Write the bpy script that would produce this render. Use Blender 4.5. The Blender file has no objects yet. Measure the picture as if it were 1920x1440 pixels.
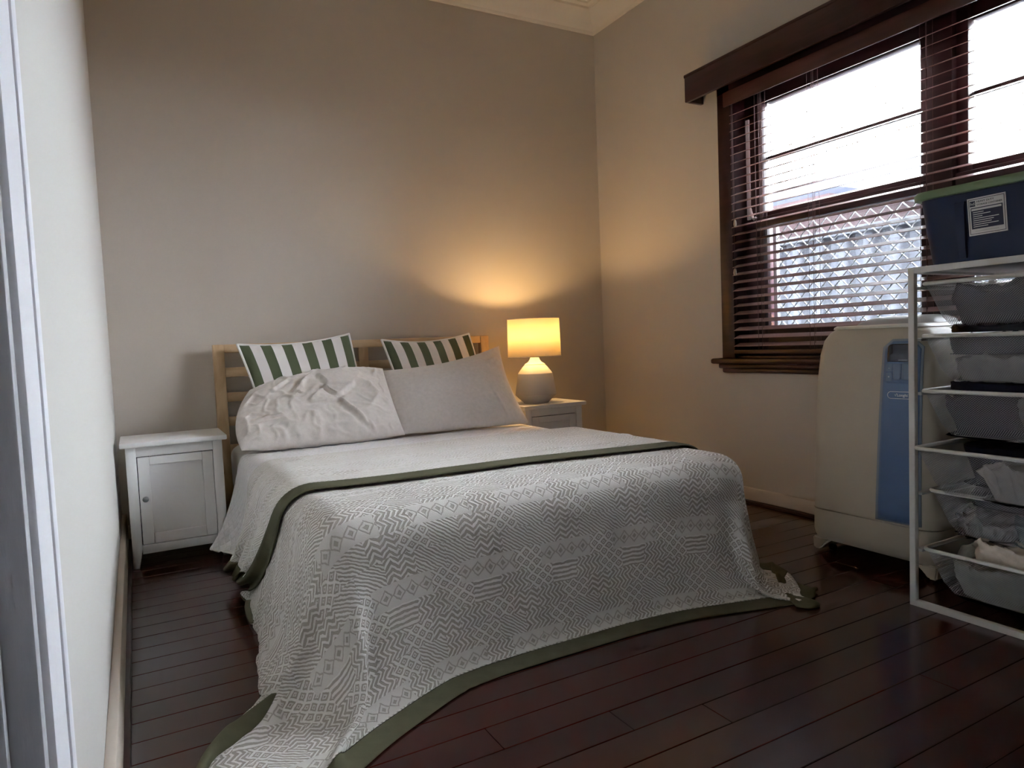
import bpy, bmesh, math, random
import numpy as np
from mathutils import Vector, Matrix, noise as mnoise

S = bpy.context.scene
COL = S.collection
random.seed(7)
PI = math.pi

# ------------------------------------------------------------------ camera, sky, exposure
F = 1288.0
VX = np.array([3310 - 960, 546 - 720, F]); VY = np.array([250 - 960, 672 - 720, F])
Yc = VY / np.linalg.norm(VY)
Xc = VX / np.linalg.norm(VX); Xc = Xc - Xc.dot(Yc) * Yc; Xc /= np.linalg.norm(Xc)
Zc = np.cross(Xc, Yc)
if Zc[1] > 0: Zc = -Zc
RW = np.array([Xc, Yc, Zc])                # rows: world axes seen in the camera (x right, y down, z forward)
right, down, fwd = RW[:, 0], RW[:, 1], RW[:, 2]
cd = bpy.data.cameras.new('camera'); cam = bpy.data.objects.new('camera', cd); COL.objects.link(cam)
M = Matrix.Identity(4)
for i in range(3):
    M[i][0] = right[i]; M[i][1] = -down[i]; M[i][2] = -fwd[i]
M[0][3], M[1][3], M[2][3] = 0.10, 0.0, 0.92
cam.matrix_world = M
cd.sensor_fit = 'HORIZONTAL'; cd.sensor_width = 36; cd.lens = 36 * F / 1920
cd.clip_start = 0.02; cd.clip_end = 200
S.camera = cam

SKY = 16.0
w = bpy.data.worlds.new('sky'); S.world = w; w.use_nodes = True
bg = w.node_tree.nodes['Background']
bg.inputs[0].default_value = (0.86, 0.93, 1.0, 1); bg.inputs[1].default_value = SKY
S.view_settings.view_transform = 'Standard'; S.view_settings.look = 'None'
S.view_settings.gamma = 1; S.view_settings.use_curve_mapping = False
S.view_settings.exposure = 2.15
S.cycles.max_bounces = 14; S.cycles.diffuse_bounces = 8; S.cycles.transparent_max_bounces = 24
S.cycles.sample_clamp_indirect = 8

# ------------------------------------------------------------------ node helpers
class V:
    """a socket with arithmetic"""
    def __init__(s, nt, sock): s.nt, s.k = nt, sock
    def _m(s, op, *a):
        n = s.nt.nodes.new('ShaderNodeMath'); n.operation = op
        for i, x in enumerate((s,) + a):
            if isinstance(x, V): s.nt.links.new(x.k, n.inputs[i])
            else: n.inputs[i].default_value = x
        return V(s.nt, n.outputs[0])
    def __add__(s, o): return s._m('ADD', o)
    __radd__ = __add__
    def __sub__(s, o): return s._m('SUBTRACT', o)
    def __rsub__(s, o): return (s * -1.0) + o
    def __mul__(s, o): return s._m('MULTIPLY', o)
    __rmul__ = __mul__
    def __truediv__(s, o): return s._m('DIVIDE', o)
    def floor(s): return s._m('FLOOR')
    def frac(s): return s._m('FRACT')
    def abs(s): return s._m('ABSOLUTE')
    def sin(s): return s._m('SINE')
    def min(s, o): return s._m('MINIMUM', o)
    def max(s, o): return s._m('MAXIMUM', o)
    def lt(s, o): return s._m('LESS_THAN', o)
    def gt(s, o): return s._m('GREATER_THAN', o)
    def pw(s, o): return s._m('POWER', o)
    def tri(s, p): return (((s / p).frac()) - 0.5).abs() * 2.0
    def sstep(s, a, b):
        n = s.nt.nodes.new('ShaderNodeMapRange'); n.interpolation_type = 'SMOOTHSTEP'
        s.nt.links.new(s.k, n.inputs[0]); n.inputs[1].default_value = a; n.inputs[2].default_value = b
        return V(s.nt, n.outputs[0])
def select(c, a, b): return c * a + (1.0 - c) * b

def mat(name, col, rough=0.6, metal=0.0, bump=0.0, bscale=200.0, var=0.0, vscale=6.0, spec=0.5, sheen=0.0, stretch=None, coords='Object'):
    m = bpy.data.materials.new(name); m.use_nodes = True; nt = m.node_tree
    b = nt.nodes['Principled BSDF']
    b.inputs['Base Color'].default_value = (*col, 1); b.inputs['Roughness'].default_value = rough
    b.inputs['Metallic'].default_value = metal; b.inputs['Specular IOR Level'].default_value = spec
    if sheen: b.inputs['Sheen Weight'].default_value = sheen
    tc = nt.nodes.new('ShaderNodeTexCoord'); src = tc.outputs[coords]
    if stretch:
        mp = nt.nodes.new('ShaderNodeMapping'); mp.inputs['Scale'].default_value = stretch
        nt.links.new(src, mp.inputs[0]); src = mp.outputs[0]
    if var:
        n = nt.nodes.new('ShaderNodeTexNoise'); n.inputs['Scale'].default_value = vscale; n.inputs['Detail'].default_value = 6
        nt.links.new(src, n.inputs[0])
        r = nt.nodes.new('ShaderNodeMapRange'); nt.links.new(n.outputs[0], r.inputs[0])
        r.inputs[1].default_value = .25; r.inputs[2].default_value = .75; r.inputs[3].default_value = 1 - var; r.inputs[4].default_value = 1 + var
        mx = nt.nodes.new('ShaderNodeMix'); mx.data_type = 'RGBA'; mx.blend_type = 'MULTIPLY'; mx.inputs[0].default_value = 1
        mx.inputs[6].default_value = (*col, 1); nt.links.new(r.outputs[0], mx.inputs[7]); nt.links.new(mx.outputs[2], b.inputs['Base Color'])
    if bump:
        n = nt.nodes.new('ShaderNodeTexNoise'); n.inputs['Scale'].default_value = bscale; n.inputs['Detail'].default_value = 4
        nt.links.new(src, n.inputs[0])
        bp = nt.nodes.new('ShaderNodeBump'); bp.inputs['Strength'].default_value = bump; bp.inputs['Distance'].default_value = .002
        nt.links.new(n.outputs[0], bp.inputs['Height']); nt.links.new(bp.outputs[0], b.inputs['Normal'])
    return m

def uv_xy(nt):
    tc = nt.nodes.new('ShaderNodeTexCoord'); sp = nt.nodes.new('ShaderNodeSeparateXYZ')
    nt.links.new(tc.outputs['UV'], sp.inputs[0])
    return V(nt, sp.outputs[0]), V(nt, sp.outputs[1])

def mixcol(nt, f, a, b):
    mx = nt.nodes.new('ShaderNodeMix'); mx.data_type = 'RGBA'
    nt.links.new(f.k, mx.inputs[0]); mx.inputs[6].default_value = (*a, 1); mx.inputs[7].default_value = (*b, 1)
    return mx.outputs[2]

def blanket_mat(name, base, yarn, contrast=1.0, relief=1.0):
    m = bpy.data.materials.new(name); m.use_nodes = True; nt = m.node_tree
    b = nt.nodes['Principled BSDF']; b.inputs['Roughness'].default_value = .9; b.inputs['Specular IOR Level'].default_value = .15
    u, v = uv_xy(nt)
    nw = nt.nodes.new('ShaderNodeTexNoise'); nw.inputs['Scale'].default_value = 38; nw.inputs['Detail'].default_value = 3
    tcw = nt.nodes.new('ShaderNodeTexCoord'); nt.links.new(tcw.outputs['UV'], nw.inputs[0])
    spw = nt.nodes.new('ShaderNodeSeparateColor'); nt.links.new(nw.outputs['Color'], spw.inputs[0])
    u = u + (V(nt, spw.outputs[0]) - .5) * .012; v = v + (V(nt, spw.outputs[1]) - .5) * .012
    def line(f, wd): return (1.0 - ((f.frac() - 0.5).abs()).sstep(wd * .5 - .07, wd * .5 + .09))
    H, W = 0.062, 0.088
    r = (v / H).floor(); ly = v - r * H
    uu = u + r * 0.037
    c = (uu / W).floor(); lx = uu - c * W
    zig = line((ly + lx.tri(.040) * .016) / .0165, .42)
    chev = line((lx + ly.tri(.036) * .018) / .0155, .42)
    twill = line((lx * .75 + ly) / .0105, .5)
    stripe = line(ly / .0135, .5)
    a = ((lx + ly * 1.15) / .036).frac() - 0.5; d = ((lx - ly * 1.15) / .036).frac() - 0.5
    edge = a.abs().max(d.abs())
    latt = edge.sstep(.34, .40).max((1.0 - (edge - .15).abs().sstep(.03, .09)) * .8)
    # rows of small dark diamonds on a light ground
    a2 = (u / .040).frac() - 0.5; d2 = (ly / H) - 0.5
    ds = a2.abs() + d2.abs() * 1.5
    band = ds.sstep(.16, .24) * (1.0 - (1.0 - (ds - .46).abs().sstep(.03, .10)) * .8)
    band = band * .70
    pats = dict(t=twill, z=zig, l=latt, c=chev, s=stripe, b=band)
    table = ['tzl', 'bbc', 'tcl', 'lzc', 'scl', 'bbl', 'tzt']
    nr = float(len(table))
    code = ((r / nr).frac() * nr + .5).floor() * 3.0 + ((c / 3.0).frac() * 3.0 + .5).floor()
    p = None
    for key, pat in pats.items():
        msk = None
        for i, ch in enumerate(''.join(table)):
            if ch != key: continue
            q = (code - float(i)).abs().lt(.5); msk = q if msk is None else msk + q
        q = msk * pat; p = q if p is None else p + q
    n = nt.nodes.new('ShaderNodeTexNoise'); n.inputs['Scale'].default_value = 700; n.inputs['Detail'].default_value = 2
    tc = nt.nodes.new('ShaderNodeTexCoord'); nt.links.new(tc.outputs['UV'], n.inputs[0])
    fz = V(nt, n.outputs[0])
    f = (p * contrast + (fz - .5) * .5).max(0.0).min(1.0)
    nt.links.new(mixcol(nt, f, base, yarn), b.inputs['Base Color'])
    hgt = p + fz * .6
    bp = nt.nodes.new('ShaderNodeBump'); bp.inputs['Strength'].default_value = .75 * relief; bp.inputs['Distance'].default_value = .0035
    nt.links.new(hgt.k, bp.inputs['Height']); nt.links.new(bp.outputs[0], b.inputs['Normal'])
    return m

def quilt_mat():
    m = bpy.data.materials.new('quilted_cotton'); m.use_nodes = True; nt = m.node_tree
    b = nt.nodes['Principled BSDF']; b.inputs['Roughness'].default_value = .85; b.inputs['Specular IOR Level'].default_value = .2
    b.inputs['Base Color'].default_value = (.83, .82, .82, 1)
    u, v = uv_xy(nt)
    a = ((u + v) / .045).frac() - 0.5; d = ((u - v) / .045).frac() - 0.5
    e = a.abs().max(d.abs())
    hgt = 1.0 - e.pw(3.0) * 8.0
    n = nt.nodes.new('ShaderNodeTexNoise'); n.inputs['Scale'].default_value = 60; n.inputs['Detail'].default_value = 4
    tc = nt.nodes.new('ShaderNodeTexCoord'); nt.links.new(tc.outputs['UV'], n.inputs[0])
    hgt = hgt + V(nt, n.outputs[0]) * 1.5
    bp = nt.nodes.new('ShaderNodeBump'); bp.inputs['Strength'].default_value = .85; bp.inputs['Distance'].default_value = .005
    nt.links.new(hgt.k, bp.inputs['Height']); nt.links.new(bp.outputs[0], b.inputs['Normal'])
    return m

def stripe_mat():
    m = bpy.data.materials.new('green_white_stripe'); m.use_nodes = True; nt = m.node_tree
    b = nt.nodes['Principled BSDF']; b.inputs['Roughness'].default_value = .8; b.inputs['Specular IOR Level'].default_value = .2
    u, v = uv_xy(nt)
    g = (u * 5.5).frac().lt(.5)
    nt.links.new(mixcol(nt, g, (.83, .79, .78), (.105, .125, .072)), b.inputs['Base Color'])
    n = nt.nodes.new('ShaderNodeTexNoise'); n.inputs['Scale'].default_value = 14; n.inputs['Detail'].default_value = 3
    tc = nt.nodes.new('ShaderNodeTexCoord'); nt.links.new(tc.outputs['Object'], n.inputs[0])
    bp = nt.nodes.new('ShaderNodeBump'); bp.inputs['Strength'].default_value = .25; bp.inputs['Distance'].default_value = .01
    nt.links.new(n.outputs[0], bp.inputs['Height']); nt.links.new(bp.outputs[0], b.inputs['Normal'])
    return m

def mesh_mat():
    """woven wire mesh: small open cells between painted wires"""
    m = bpy.data.materials.new('white_wire_mesh'); m.use_nodes = True; nt = m.node_tree
    b = nt.nodes['Principled BSDF']; b.inputs['Base Color'].default_value = (.42, .42, .44, 1); b.inputs['Roughness'].default_value = .5
    u, v = uv_xy(nt)
    P = .0078
    a = ((u + v * 1.7) / P).frac() - 0.5; d = ((u - v * 1.7) / P).frac() - 0.5
    wire = a.abs().max(d.abs()).gt(.40)
    nt.links.new(wire.k, b.inputs['Alpha'])
    return m

def wood_mat(name, c1, c2, rough=.45, stretch=(1.2, 14, 14), scale=3.0, coat=0.0, bump=.1, perobj=.0):
    m = bpy.data.materials.new(name); m.use_nodes = True; nt = m.node_tree
    b = nt.nodes['Principled BSDF']; b.inputs['Roughness'].default_value = rough
    if coat: b.inputs['Coat Weight'].default_value = coat; b.inputs['Coat Roughness'].default_value = .12
    tc = nt.nodes.new('ShaderNodeTexCoord'); mp = nt.nodes.new('ShaderNodeMapping'); mp.inputs['Scale'].default_value = stretch
    nt.links.new(tc.outputs['Object'], mp.inputs[0])
    oi = nt.nodes.new('ShaderNodeObjectInfo')
    cmb = nt.nodes.new('ShaderNodeCombineXYZ')
    for i in range(3):
        q = V(nt, oi.outputs['Random']) * (37.0 + 11 * i); nt.links.new(q.k, cmb.inputs[i])
    nt.links.new(cmb.outputs[0], mp.inputs[1])
    n = nt.nodes.new('ShaderNodeTexNoise'); n.inputs['Scale'].default_value = scale; n.inputs['Detail'].default_value = 8; n.inputs['Distortion'].default_value = .4
    nt.links.new(mp.outputs[0], n.inputs[0])
    f = V(nt, n.outputs[0]).sstep(.3, .7)
    if perobj: f = (f * (1 - perobj) + V(nt, oi.outputs['Random']) * perobj)
    nt.links.new(mixcol(nt, f, c1, c2), b.inputs['Base Color'])
    bp = nt.nodes.new('ShaderNodeBump'); bp.inputs['Strength'].default_value = bump; bp.inputs['Distance'].default_value = .002
    nt.links.new(n.outputs[0], bp.inputs['Height']); nt.links.new(bp.outputs[0], b.inputs['Normal'])
    return m

def floor_mat():
    m = wood_mat('dark_floorboard', (.027, .0060, .0046), (.056, .0135, .0095), rough=.30, stretch=(.5, 12, 12), scale=2.2, bump=.08, perobj=.45)
    nt = m.node_tree; b = nt.nodes['Principled BSDF']
    n = nt.nodes.new('ShaderNodeTexNoise'); n.inputs['Scale'].default_value = 3; n.inputs['Detail'].default_value = 1
    g = nt.nodes.new('ShaderNodeNewGeometry'); nt.links.new(g.outputs['Position'], n.inputs[0])
    r = V(nt, n.outputs[0]) * .16 + .15
    nt.links.new(r.k, b.inputs['Roughness']); b.inputs['Specular IOR Level'].default_value = .5
    b.inputs['Coat Weight'].default_value = .12; b.inputs['Coat Roughness'].default_value = .12
    return m

def glass_mat():
    m = bpy.data.materials.new('window_glass'); m.use_nodes = True; nt = m.node_tree
    nt.nodes.remove(nt.nodes['Principled BSDF']); out = nt.nodes['Material Output']
    t = nt.nodes.new('ShaderNodeBsdfTransparent'); g = nt.nodes.new('ShaderNodeBsdfGlossy'); g.inputs['Roughness'].default_value = .02
    fr = nt.nodes.new('ShaderNodeFresnel'); fr.inputs[0].default_value = 1.45
    mx = nt.nodes.new('ShaderNodeMixShader'); nt.links.new(fr.outputs[0], mx.inputs[0]); nt.links.new(t.outputs[0], mx.inputs[1]); nt.links.new(g.outputs[0], mx.inputs[2])
    nt.links.new(mx.outputs[0], out.inputs[0])
    return m

def dimmer_mat():
    m = bpy.data.materials.new('view_dimmer'); m.use_nodes = True; nt = m.node_tree  # even see-through dark tone, used to dim the view outside
    b = nt.nodes['Principled BSDF']; b.inputs['Base Color'].default_value = (.03, .03, .035, 1); b.inputs['Roughness'].default_value = .7
    b.inputs['Alpha'].default_value = .48
    return m

def shade_mat():
    m = bpy.data.materials.new('lamp_shade_fabric'); m.use_nodes = True; nt = m.node_tree
    nt.nodes.remove(nt.nodes['Principled BSDF']); out = nt.nodes['Material Output']
    d = nt.nodes.new('ShaderNodeBsdfDiffuse'); d.inputs[0].default_value = (.80, .74, .62, 1)
    t = nt.nodes.new('ShaderNodeBsdfTranslucent'); t.inputs[0].default_value = (.80, .70, .50, 1)
    mx = nt.nodes.new('ShaderNodeMixShader'); mx.inputs[0].default_value = .42
    nt.links.new(d.outputs[0], mx.inputs[1]); nt.links.new(t.outputs[0], mx.inputs[2]); nt.links.new(mx.outputs[0], out.inputs[0])
    return m

MT = dict(
    wall=mat('wall_paint', (.55, .495, .43), .75, bump=.10, bscale=120, spec=.3),
    wall_left=mat('left_wall_paint', (.57, .555, .53), .6, bump=.22, bscale=14, spec=.4),
    ceil=mat('ceiling_paint', (.78, .74, .65), .8, bump=.15, bscale=60),
    cornice=mat('cornice_plaster', (.80, .755, .66), .75, bump=.6, bscale=45),
    base=mat('baseboard_paint', (.60, .53, .46), .5, var=.08, vscale=5),
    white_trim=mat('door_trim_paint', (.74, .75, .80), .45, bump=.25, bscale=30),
    jamb=mat('shaded_jamb_paint', (.44, .45, .48), .5, bump=.35, bscale=25, var=.12, vscale=9, stretch=(6, 6, 1)),  # greyer than the trim: shade on the reveal is put into this colour
    floor=floor_mat(),
    sub=mat('floor_gap', (.006, .003, .003), .9),
    darkwood=wood_mat('dark_stained_timber', (.022, .0072, .0088), (.043, .0135, .0160), rough=.33, stretch=(9, 1.2, 9), bump=.06),
    valance=wood_mat('valance_timber', (.050, .016, .014), (.085, .028, .024), rough=.36, stretch=(9, .8, 9), bump=.04),
    slat=wood_mat('lit_slat_timber', (.28, .155, .14), (.38, .23, .21), rough=.30, stretch=(9, .8, 9), bump=.04),  # paler than the valance: skylight on the slats is painted into the timber
    cord=mat('blind_cord', (.14, .08, .075), .8), tassel=mat('blind_tassel', (.62, .56, .50), .6),
    balance=mat('white_spring_cover', (.86, .86, .88), .35),
    glass=glass_mat(), dimmer=dimmer_mat(), alu=mat('screen_metal', (.75, .76, .78), .35, metal=.6),
    pine=wood_mat('pale_pine', (.50, .33, .175), (.66, .47, .28), rough=.5, stretch=(2.0, 9, 9), scale=2.5, bump=.05),
    pinev=wood_mat('pale_pine_upright', (.50, .33, .175), (.66, .47, .28), rough=.5, stretch=(9, 9, 2.0), scale=2.5, bump=.05),
    cab=mat('cabinet_white_paint', (.77, .765, .76), .42, bump=.04, bscale=40),
    knob=mat('brushed_knob', (.22, .22, .22), .35, metal=.9),
    quilt=quilt_mat(), stripe=stripe_mat(),
    blanket=blanket_mat('woven_blanket', (.43, .405, .365), (.82, .81, .785)),
    blanket_back=blanket_mat('woven_blanket_reverse', (.64, .615, .57), (.85, .84, .82), .9, .9),
    olive=mat('olive_cotton_border', (.095, .094, .056), .85, bump=.35, bscale=60, var=.12, vscale=20, spec=.2),
    linen=mat('beige_linen', (.60, .555, .52), .85, bump=.35, bscale=260, var=.06, vscale=60, spec=.2, sheen=.15),
    piping=mat('white_piping', (.84, .82, .80), .8),
    mattress=mat('mattress_ticking', (.75, .75, .75), .9),
    shade=shade_mat(), ceramic=mat('lamp_grey_stoneware', (.46, .43, .40), .65, bump=.08, bscale=80), glaze=mat('lamp_cream_glaze', (.82, .77, .68), .35),
    cable=mat('lamp_flex', (.75, .74, .72), .5),
    acbody=mat('aged_cream_plastic', (.47, .42, .335), .42, var=.04, vscale=3), aclip=mat('ac_top_lip', (.82, .80, .74), .3),
    acgrey=mat('ac_vent_grey', (.40, .41, .40), .4), acblue=mat('ac_blue_panel', (.095, .165, .32), .38, var=.06, vscale=5),
    acblue2=mat('ac_panel_surround', (.22, .27, .34), .4), acblack=mat('ac_display', (.008, .010, .025), .15), acbtn=mat('ac_button', (.15, .22, .34), .4),
    white_print=mat('white_print', (.85, .86, .88), .5), dark_print=mat('dark_print', (.045, .045, .055), .6),
    steel=mat('white_coated_steel', (.66, .65, .63), .4), rail=mat('grey_runner', (.42, .42, .42), .4, metal=.2), wire=mesh_mat(),
    tub=mat('navy_plastic', (.012, .021, .058), .45, spec=.25, bump=.06, bscale=60), lid=mat('green_plastic_lid', (.16, .24, .13), .4),
    paper=mat('label_paper', (.66, .64, .64), .6), navyprint=mat('label_navy', (.012, .015, .05), .5),
)
for n, c in dict(charcoal=(.045, .047, .055), navy=(.010, .012, .026), black=(.006, .006, .012), pale=(.55, .53, .52), bluegrey=(.20, .23, .28), cream=(.60, .53, .46), teal=(.17, .235, .25), sage=(.30, .31, .27), ash=(.30, .29, .29)).items():
    MT['cl_' + n] = mat('cloth_' + n, c, .9 if n != 'black' else .35, bump=.3, bscale=150, var=.15, vscale=25, spec=.2)

# ------------------------------------------------------------------ geometry helpers
class MB:
    def __init__(s): s.bm = bmesh.new(); s.uv = None
    def box(s, lo, hi, bev=0.0, seg=2, mtx=None):
        lo, hi = Vector(lo), Vector(hi)
        r = bmesh.ops.create_cube(s.bm, size=1.0)
        vs = r['verts']
        for v in vs: v.co = Vector([(lo[i] + hi[i]) / 2 + v.co[i] * (hi[i] - lo[i]) for i in range(3)])
        if bev:
            es = list({e for v in vs for e in v.link_edges})
            rb = bmesh.ops.bevel(s.bm, geom=es, offset=bev, segments=seg, affect='EDGES', profile=.5)
            vs = list({v for f in rb['faces'] for v in f.verts} | {v for v in vs if v.is_valid})
        if mtx is not None:
            for v in vs: v.co = mtx @ v.co
        return s
    def grid(s, P, uv=None, closed_u=False, closed_v=False, cap=False):
        P = np.asarray(P); ny, nx = P.shape[:2]
        vs = [[s.bm.verts.new(P[j, i]) for i in range(nx)] for j in range(ny)]
        L = s.bm.loops.layers.uv.verify() if uv is not None else None
        for j in range(ny if closed_v else ny - 1):
            for i in range(nx if closed_u else nx - 1):
                j2, i2 = (j + 1) % ny, (i + 1) % nx
                q = [(j, i), (j, i2), (j2, i2), (j2, i)]
                try: f = s.bm.faces.new([vs[a][b] for a, b in q])
                except ValueError: continue
                f.smooth = True
                if L:
                    for lp, (a, b) in zip(f.loops, q): lp[L].uv = uv[a, b]
        if cap:
            s.bm.faces.new(vs[0][::-1]); s.bm.faces.new(vs[-1])
        return vs
    def tube(s, pts, r, n=8, cap=True, closed=False):
        pts = [Vector(p) for p in pts]; rows = []
        prev = None
        for k, p in enumerate(pts):
            if closed: t = pts[(k + 1) % len(pts)] - pts[k - 1]
            else: t = pts[min(k + 1, len(pts) - 1)] - pts[max(k - 1, 0)]
            t.normalize()
            if prev is None:
                a = Vector((0, 0, 1)) if abs(t.z) < .9 else Vector((1, 0, 0))
                nrm = t.cross(a).normalized()
            else:
                nrm = (prev - t * prev.dot(t)).normalized()
            prev = nrm; bn = t.cross(nrm)
            rr = r[k] if hasattr(r, '__len__') else r
            rows.append([p + (nrm * math.cos(2 * PI * i / n) + bn * math.sin(2 * PI * i / n)) * rr for i in range(n)])
        s.grid(np.array([[list(q) for q in row] for row in rows]), closed_u=True, closed_v=closed, cap=cap and not closed)
        return s
    def lathe(s, prof, c=(0, 0, 0), n=40, cap=False):
        P = np.array([[[c[0] + r * math.cos(2 * PI * i / n), c[1] + r * math.sin(2 * PI * i / n), c[2] + z] for i in range(n)] for r, z in prof])
        s.grid(P, closed_u=True, cap=cap); return s
    def loft(s, loops, cap=True):
        s.grid(np.array(loops), closed_u=True, cap=cap); return s
    def build(s, name, m, parent=None, smooth=None, recalc=True):
        if recalc: bmesh.ops.recalc_face_normals(s.bm, faces=s.bm.faces)
        me = bpy.data.meshes.new(name); s.bm.to_mesh(me); s.bm.free()
        o = bpy.data.objects.new(name, me); COL.objects.link(o)
        if m is not None: me.materials.append(m)
        if smooth is not None:
            for p in me.polygons: p.use_smooth = True
            try: me.set_sharp_from_angle(angle=math.radians(smooth))
            except Exception: pass
        if parent: o.parent = parent
        return o

def tag(o, label, cat, group=None):
    o['label'] = label; o['category'] = cat
    if group: o['group'] = group
    return o
def struct(o): o['kind'] = 'structure'; return o
def empty(name, loc=(0, 0, 0), label=None, cat=None, group=None):
    o = bpy.data.objects.new(name, None); o.empty_display_size = .05; COL.objects.link(o); o.location = loc
    bpy.context.view_layer.update()
    if label: tag(o, label, cat, group)
    return o
def box(name, lo, hi, m, parent=None, bev=0.0, seg=2, mtx=None):
    """parts are modelled in the coordinates of the parent"""
    return MB().box(lo, hi, bev, seg, mtx).build(name, m, parent, smooth=35 if bev else None)
def put(o, name, parent, loc):
    c = o.copy(); c.name = name; COL.objects.link(c); c.parent = parent; c.location = loc; return c
def rrect(cx, cy, hx, hy, r, z, n=6):
    pts = []
    for (sx, sy, a0) in ((1, 1, 0), (-1, 1, 90), (-1, -1, 180), (1, -1, 270)):
        for k in range(n + 1):
            a = math.radians(a0 + 90 * k / n)
            pts.append([cx + sx * (hx - r) + r * math.cos(a), cy + sy * (hy - r) + r * math.sin(a), z])
    return pts

# ------------------------------------------------------------------ the room
XR, YB, ZC = 2.989, 3.913, 3.14            # right wall, back wall, ceiling
YF = -0.9                                   # wall behind the camera
WY0, WY1, WZ0, WZ1 = 0.62, 2.70, 0.785, 2.215   # window opening
DY0, DY1, DZ = -0.06, 0.78, 2.06            # door opening

fl = struct(box('floor', (-.15, YF - .1, -.05), (XR + .15, YB + .15, -.0205), MT['sub']))
k = 0; y = 0.048 - 1.0
rnd = random.Random(3)
while y < YB:
    x = 0.0; cuts = [0.0]
    c = rnd.uniform(.7, 2.6)
    while c < XR - .4: cuts.append(c); c += rnd.uniform(1.3, 2.6)
    cuts.append(XR)
    for a, b in zip(cuts[:-1], cuts[1:]):
        dz = rnd.uniform(-.0006, .0)
        y0, y1 = max(y, YF), min(y + .1, YB)
        o = MB().box((a + .0007 - (a + b) / 2, y0 + .0010 - (y0 + y1) / 2, -.02), (b - .0007 - (a + b) / 2, y1 - .0010 - (y0 + y1) / 2, 0), .0012, 1).build('floorboard', MT['floor'], fl)
        o.location = ((a + b) / 2, (y0 + y1) / 2, dz)
    y += .1

struct(box('wall_back', (-.15, YB, -.05), (XR + .2, YB + .15, ZC + .05), MT['wall']))
struct(box('wall_front', (-.15, YF - .15, -.05), (XR + .2, YF, ZC + .05), MT['wall']))
mb = MB()
mb.box((XR, YF - .1, -.05), (XR + .22, WY0, ZC)); mb.box((XR, WY1, -.05), (XR + .22, YB + .1, ZC))
mb.box((XR, WY0, -.05), (XR + .22, WY1, WZ0)); mb.box((XR, WY0, WZ1), (XR + .22, WY1, ZC))
struct(mb.build('wall_right', MT['wall']))
mb = MB()
mb.box((-.15, DY1, -.05), (0, YB + .1, ZC)); mb.box((-.15, YF - .1, -.05), (0, DY0, ZC)); mb.box((-.15, DY0, DZ), (0, DY1, ZC))
struct(mb.build('wall_left', MT['wall_left']))
struct(box('ceiling', (-.15, YF - .15, ZC), (XR + .2, YB + .15, ZC + .1), MT['ceil']))

# cornice: a stepped plaster moulding swept along each wall
prof = [(0, 2.985), (.012, 2.985), (.018, 3.002), (.030, 3.008), (.050, 3.035), (.085, 3.075), (.112, 3.090), (.118, 3.090), (.122, 3.102), (.150, 3.106), (.154, 3.118), (.178, 3.122), (.182, ZC), (0, ZC)]
def cornice(name, a, b, nx, ny):
    rows = []
    for (px, py, s) in ((a[0], a[1], 1), (b[0], b[1], -1)):
        rows.append([[px + nx * d + s * (abs(ny)) * d, py + ny * d + s * abs(nx) * d, z] for d, z in prof])
    return struct(MB_grid(name, rows, MT['cornice']))
def MB_grid(name, rows, m):
    mb = MB(); mb.grid(np.array(rows), closed_u=True, cap=True); o = mb.build(name, m, smooth=30); return o
cornice('trim_1', (0, YB), (XR, YB), 0, -1)
cornice('trim_2', (XR, YF), (XR, YB), -1, 0)
cornice('trim_3', (0, YF), (0, YB), 1, 0)
cornice('trim_4', (0, YF), (XR, YF), 0, 1)

def baseboard(name, lo, hi, axis, sgn, h=.085, t=.018, m=None):
    root = struct(box(name, (lo[0], lo[1], .018), (hi[0], hi[1], h), m or MT['base'], bev=.004))
    return root
baseboard('baseboard_back', (0, YB - .018, 0), (XR, YB, 0), 0, 1)
baseboard('baseboard_right', (XR - .018, YF, 0), (XR, YB - .018, 0), 1, 1)
baseboard('baseboard_left', (0, DY1 + .18, 0), (.022, YB - .018, 0), 1, 1, h=.15)
baseboard('baseboard_front', (0, YF, 0), (XR, YF + .018, 0), 0, 1)
struct(box('trim_5', (.0, DY1 + .18, 0), (.036, YB - .018, .022), MT['darkwood'], bev=.005))
struct(box('trim_6', (XR - .032, YF, 0), (XR, YB - .03, .016), MT['darkwood'], bev=.005))
struct(box('trim_7', (.03, YB - .032, 0), (XR - .03, YB, .016), MT['darkwood'], bev=.005))

# door in the left wall beside the camera: architrave, jamb, stop and closed leaf
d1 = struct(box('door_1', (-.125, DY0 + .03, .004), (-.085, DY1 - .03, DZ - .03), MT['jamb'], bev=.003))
def architrave(lo, hi, name='architrave'):
    return box(name, lo, hi, MT['white_trim'], d1, bev=.004)
architrave((0, DY1 + .006, 0), (.011, DY1 + .105, DZ + .10))
architrave((0, DY1 + .105, 0), (.014, DY1 + .135, DZ + .14), 'architrave_back_band')
architrave((0, DY0 - .125, 0), (.020, DY0 - .006, DZ + .10))
architrave((0, DY0 - .160, DZ + .006), (.020, DY1 + .125, DZ + .11))
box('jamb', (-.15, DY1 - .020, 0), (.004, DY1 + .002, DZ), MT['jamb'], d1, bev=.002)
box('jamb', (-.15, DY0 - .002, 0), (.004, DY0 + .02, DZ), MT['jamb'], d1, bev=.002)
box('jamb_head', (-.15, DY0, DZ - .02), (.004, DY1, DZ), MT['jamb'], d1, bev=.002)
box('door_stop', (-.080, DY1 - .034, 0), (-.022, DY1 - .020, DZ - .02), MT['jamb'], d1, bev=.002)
box('strike_plate', (-.020, DY1 - .0215, .93), (-.004, DY1 - .0198, 1.05), MT['knob'], d1)

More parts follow.
